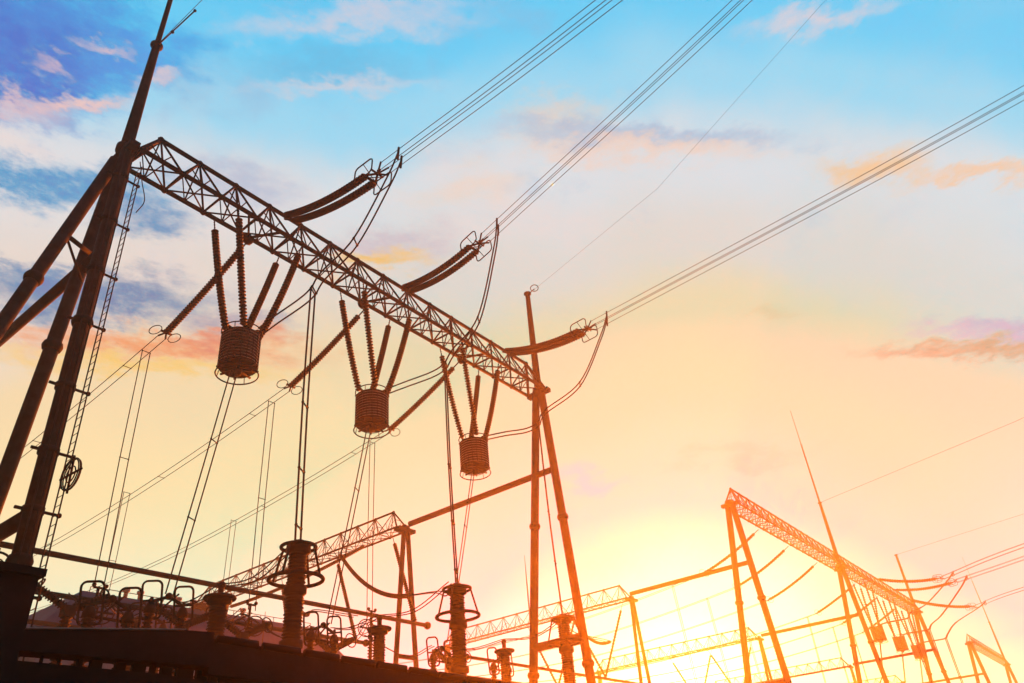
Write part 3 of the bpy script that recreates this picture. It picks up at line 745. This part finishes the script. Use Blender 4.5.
# tubular buses hung on insulators from the low gantries
def tube_bus(x0, x1, y, z, label, r=.13):
    t = thing('tube_bus', (x0, y, z), label, 'bus tube', 'tubular buses')
    MB().tube([(x0, y, z), (x1, y, z)], r, 14).build('tube', 'bus', t)
    for x in (x0, x1): MB().sphere((x, y, z), r * 1.9, 16, 10).build('end_ball', 'bus', t)
tube_bus(7.0, 37.6, 35.7, 13.55, 'upper brown bus tube crossing from the left tower and ending in a ball')
tube_bus(7.0, 37.4, 41.4, 13.5, 'middle brown bus tube below the upper one with a ball end')
tube_bus(7.0, 32, 46.6, 13.4, 'lowest brown bus tube, seen just above the dark roof at left')
tube_bus(47.5, 100, 40.9, 13.5, 'yellow hazy bus tube starting in a ball left of the right column')
tube_bus(47.5, 100, 46.6, 13.5, 'fainter bus tube behind the yellow one near the sun')
def hang(x, y0, y1, z1, label, coarse=False):
    r = thing('suspension_insulator', (x, y0, 20), label, 'insulator', 'bus tube hangers')
    p = V((x, y0, 20.2)); q = V((x, y1, z1)); P = [p.lerp(q, i / 8) for i in range(9)]
    MB().tube([p, P[1]], .025, 5).build('chain_link', 'fit', r)
    MB().sheds(P[1:], .1, .15, .16 if not coarse else .3, 10).build('insulator_rod', 'porcelain', r)
hang(36.5, 38.0, 35.75, 13.7, 'slim hanging insulator beside the leg pair holding the upper bus tube')
hang(36.5, 44.0, 41.45, 13.65, 'hanging insulator holding the ball end of the middle bus tube')
hang(36.5, 50.5, 48.6, 14.2, 'hanging insulator behind the ribbed arrester')
for x, w in ((68.0, 'left of the sun'), (100.3, 'right of the sun')):
    for y, z in ((40.9, 'nearer'), (46.6, 'farther')):
        hang(x, y - 3.2, y, 13.65, 'hazy %s slanting tube hanger %s, leaning one way' % (z, w), True)
        hang(x, y + 3.2, y, 13.65, 'hazy %s slanting tube hanger %s, leaning back' % (z, w), True)
for x, y, w in ((8.0, 35.7, 'upper'), (8.0, 41.4, 'middle'), (8.0, 46.6, 'lowest')): hang(x, y + 1.5, y, 13.6, 'hanger of the %s bus tube behind the left tower' % w)
# slack beaded strings between the low gantry and the switchgear
def slack(p, q, sg, tail, label):
    r = thing('slack_insulator', p, label, 'insulator', 'slack beaded strings')
    P = sag(p, q, sg, 16)
    MB().sheds(P, .055, .14, .2, 12).build('insulator_rod', 'porcelain', r)
    m = MB()
    for k in (-.18, .18): m.tube([x + V((0, k, 0)) for x in spline([P[-1]] + tail, 8)], .03, 6)
    m.build('cable', 'wire', r)
slack((36.5, 43.5, 20.1), (30.5, 30.5, 13.2), .9, [V((27.5, 25.5, 11.8)), V((24.5, 22, 10.4)), V((23.2, 20.6, 10.1))], 'sagging beaded insulator string running down behind the slim orange legs')
slack((36.5, 49.2, 20.0), (30.0, 38.5, 13.8), .9, [V((28.5, 36, 13.3)), V((29.0, 33.0, 12.4))], 'sagging beaded string between the ribbed arrester and the guards')
slack((36.5, 57.5, 20.0), (27.0, 43.0, 13.6), .9, [V((25, 39, 12.6)), V((22.2, 33.0, 11.6))], 'sagging beaded string left of the ribbed arrester')
slack((36.5, 40.9, 20.05), (36.5, 57.0, 19.2), 0.35, [V((36.5, 59, 19.4)), V((36.5, 61.2, 20.0))], 'long beaded string stretched under the low lattice beam')
slack((68.0, 44, 20), (58, 34, 14.5), 1.0, [V((50, 30, 13)), V((40, 26, 11.5)), V((31.4, 20.8, 10.2))], 'hazy slack string crossing behind the main gantry right column')

# ------------------------------------------------------------------ low buildings
# open sided shed close to the camera
sh = thing('boundary_wall', (3.0, 9.2, 0), 'near black low wall along the bottom edge with a slit under its top beam', 'wall')
def prism(poly, y0, y1):
    m = MB(); n = len(poly)
    for y in (y0, y1): m.v += [V((x, y, z)) for x, z in poly]
    m.f = [tuple(range(n)), tuple(reversed(range(n, 2 * n)))] + [(i, i + n, (i + 1) % n + n, (i + 1) % n) for i in range(n)]
    return m
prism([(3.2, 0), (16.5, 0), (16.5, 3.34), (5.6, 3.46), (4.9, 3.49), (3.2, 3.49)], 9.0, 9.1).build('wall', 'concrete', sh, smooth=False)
prism([(3.32, 3.56), (5.5, 3.60), (5.5, 4.0), (5.2, 3.985), (3.32, 3.765)], 8.88, 9.16).build('fascia_beam', 'sheet', sh, smooth=False)
prism([(5.503, 3.52), (16.8, 3.40), (16.8, 3.70), (5.503, 3.93)], 8.90, 9.20).build('fascia_beam', 'sheet', sh, smooth=False)
x = 5.55
while x < 16.4:
    z = 3.935 - (x - 5.5) * .0204
    MB().tube([(x, 8.9, z - .05), (x + .02, 8.9, z), (x + .60, 8.9, z - .004), (x + .62, 8.9, z - .06)], [.02, .05, .05, .02], 8).build('coping_tile', 'sheet', sh); x += .68
prism([(3.34, 3.772), (5.1, 3.978), (5.1, 3.99), (3.34, 3.784)], 8.85, 8.92).build('edge_highlight', 'spacer', sh, smooth=False)  # thin pale strip painting the highlight along the beam's top edge
for x, wd in ((3.30, .06), (3.62, .02), (3.80, .02), (4.0, .05), (4.14, .13), (4.42, .12), (4.62, .16), (4.84, .06), (4.97, .14), (5.17, .22), (5.44, .14), (5.62, .1), (5.76, 10)):
    MB().box((x, 9.03, 3.3), (x + wd, 9.08, 3.58)).build('post', 'sheet', sh, smooth=False)
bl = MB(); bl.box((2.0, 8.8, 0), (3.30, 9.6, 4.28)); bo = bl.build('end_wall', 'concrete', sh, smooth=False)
MB().box((1.95, 8.74, 4.282), (3.34, 9.66, 4.36)).build('coping', 'concrete', sh, smooth=False)

# blue-grey hall behind the switchgear
ha = thing('hall', (24, 60, 0), 'distant blue-grey hall with a sloping roof end behind the brown switchgear', 'building')
wl = MB(); wl.box((23.6, 60, 0), (52, 84, 16.2)); wl.build('wall', 'cream', ha, smooth=False)
r = MB(); L = [(23.4, 59.8, 16.2), (52.2, 59.8, 16.2), (52.2, 84.2, 16.2), (23.4, 84.2, 16.2)]; Mid = [(23.5, 59.9, 16.9), (52.1, 59.9, 16.9), (52.1, 84.1, 16.9), (23.5, 84.1, 16.9)]; U = [(26.4, 61.5, 19.9), (49.2, 61.5, 19.9), (49.2, 82.5, 19.9), (26.4, 82.5, 19.9)]
for P in (L, Mid, U): r.v += [V(p) for p in P]
for k in (0, 4): r.f += [(k + i, k + (i + 1) % 4, k + 4 + (i + 1) % 4, k + 4 + i) for i in range(4)]
r.f += [(8, 9, 10, 11), (3, 2, 1, 0)]
ro = r.build('roof', 'blue', ha, smooth=False)
for x in (30.0, 31.2, 34.6, 36.0, 37.2, 41):
    v = MB(); v.tube([(x, 62, 19.88), (x, 62, 20.5), (x, 62, 20.52), (x, 62, 20.72), (x, 62, 20.8)], [.16, .16, .28, .28, .05], 12); v.build('roof_vent', 'cream', ro)
rr = MB(); rr.bar((27, 61.7, 20.35), (48.5, 61.7, 20.35), .03); 
for k in range(16): rr.bar((27 + k * 1.43, 61.7, 19.9), (27 + k * 1.43, 61.7, 20.35), .03)
rr.build('roof_railing', 'rod', ha)
for k in range(6):
    wn = MB().box((26 + k * 4.2, 59.93, 12.4), (28.2 + k * 4.2, 60.02, 14.4)).build('window', 'cream', ha, smooth=False)
    MB().box((26.12 + k * 4.2, 59.9, 12.52), (28.08 + k * 4.2, 59.925, 14.28)).build('pane', 'glass', wn, smooth=False)
# pale lightning pole far off, seen between the bushings
for x, y, z, lb in ((42.0, 60, 20.2, 'thin pole with a crossbar seen between the post bushings left of the arrester'), (62, 45, 25.5, 'thin rod standing over the hazy low gantry left of the right column')):
    t = thing('lightning_rod', (x, y, 0), lb, 'lightning rod')
    MB().tube([(x, y, 0), (x, y, z - 3), (x, y, z)], [.12, .06, .02], 8).build('pole', 'rod', t)

# ------------------------------------------------------------------ haze
hm = bpy.data.materials.new('haze'); hm.use_nodes = True
hn = hm.node_tree; hn.nodes.clear()
ho = hn.nodes.new('ShaderNodeOutputMaterial'); pv = hn.nodes.new('ShaderNodeVolumePrincipled')
pv.inputs['Color'].default_value = (.95, .86, .62, 1); pv.inputs['Density'].default_value = HAZE_DENSITY
pv.inputs['Anisotropy'].default_value = HAZE_G
hn.links.new(pv.outputs[0], ho.inputs['Volume'])
M['haze'] = hm
tag(MB().box((-640, -640, -6), (640, 640, 56)).build('haze', 'haze', smooth=False), 'warm evening haze lying over the yard', 'haze', kind='stuff')
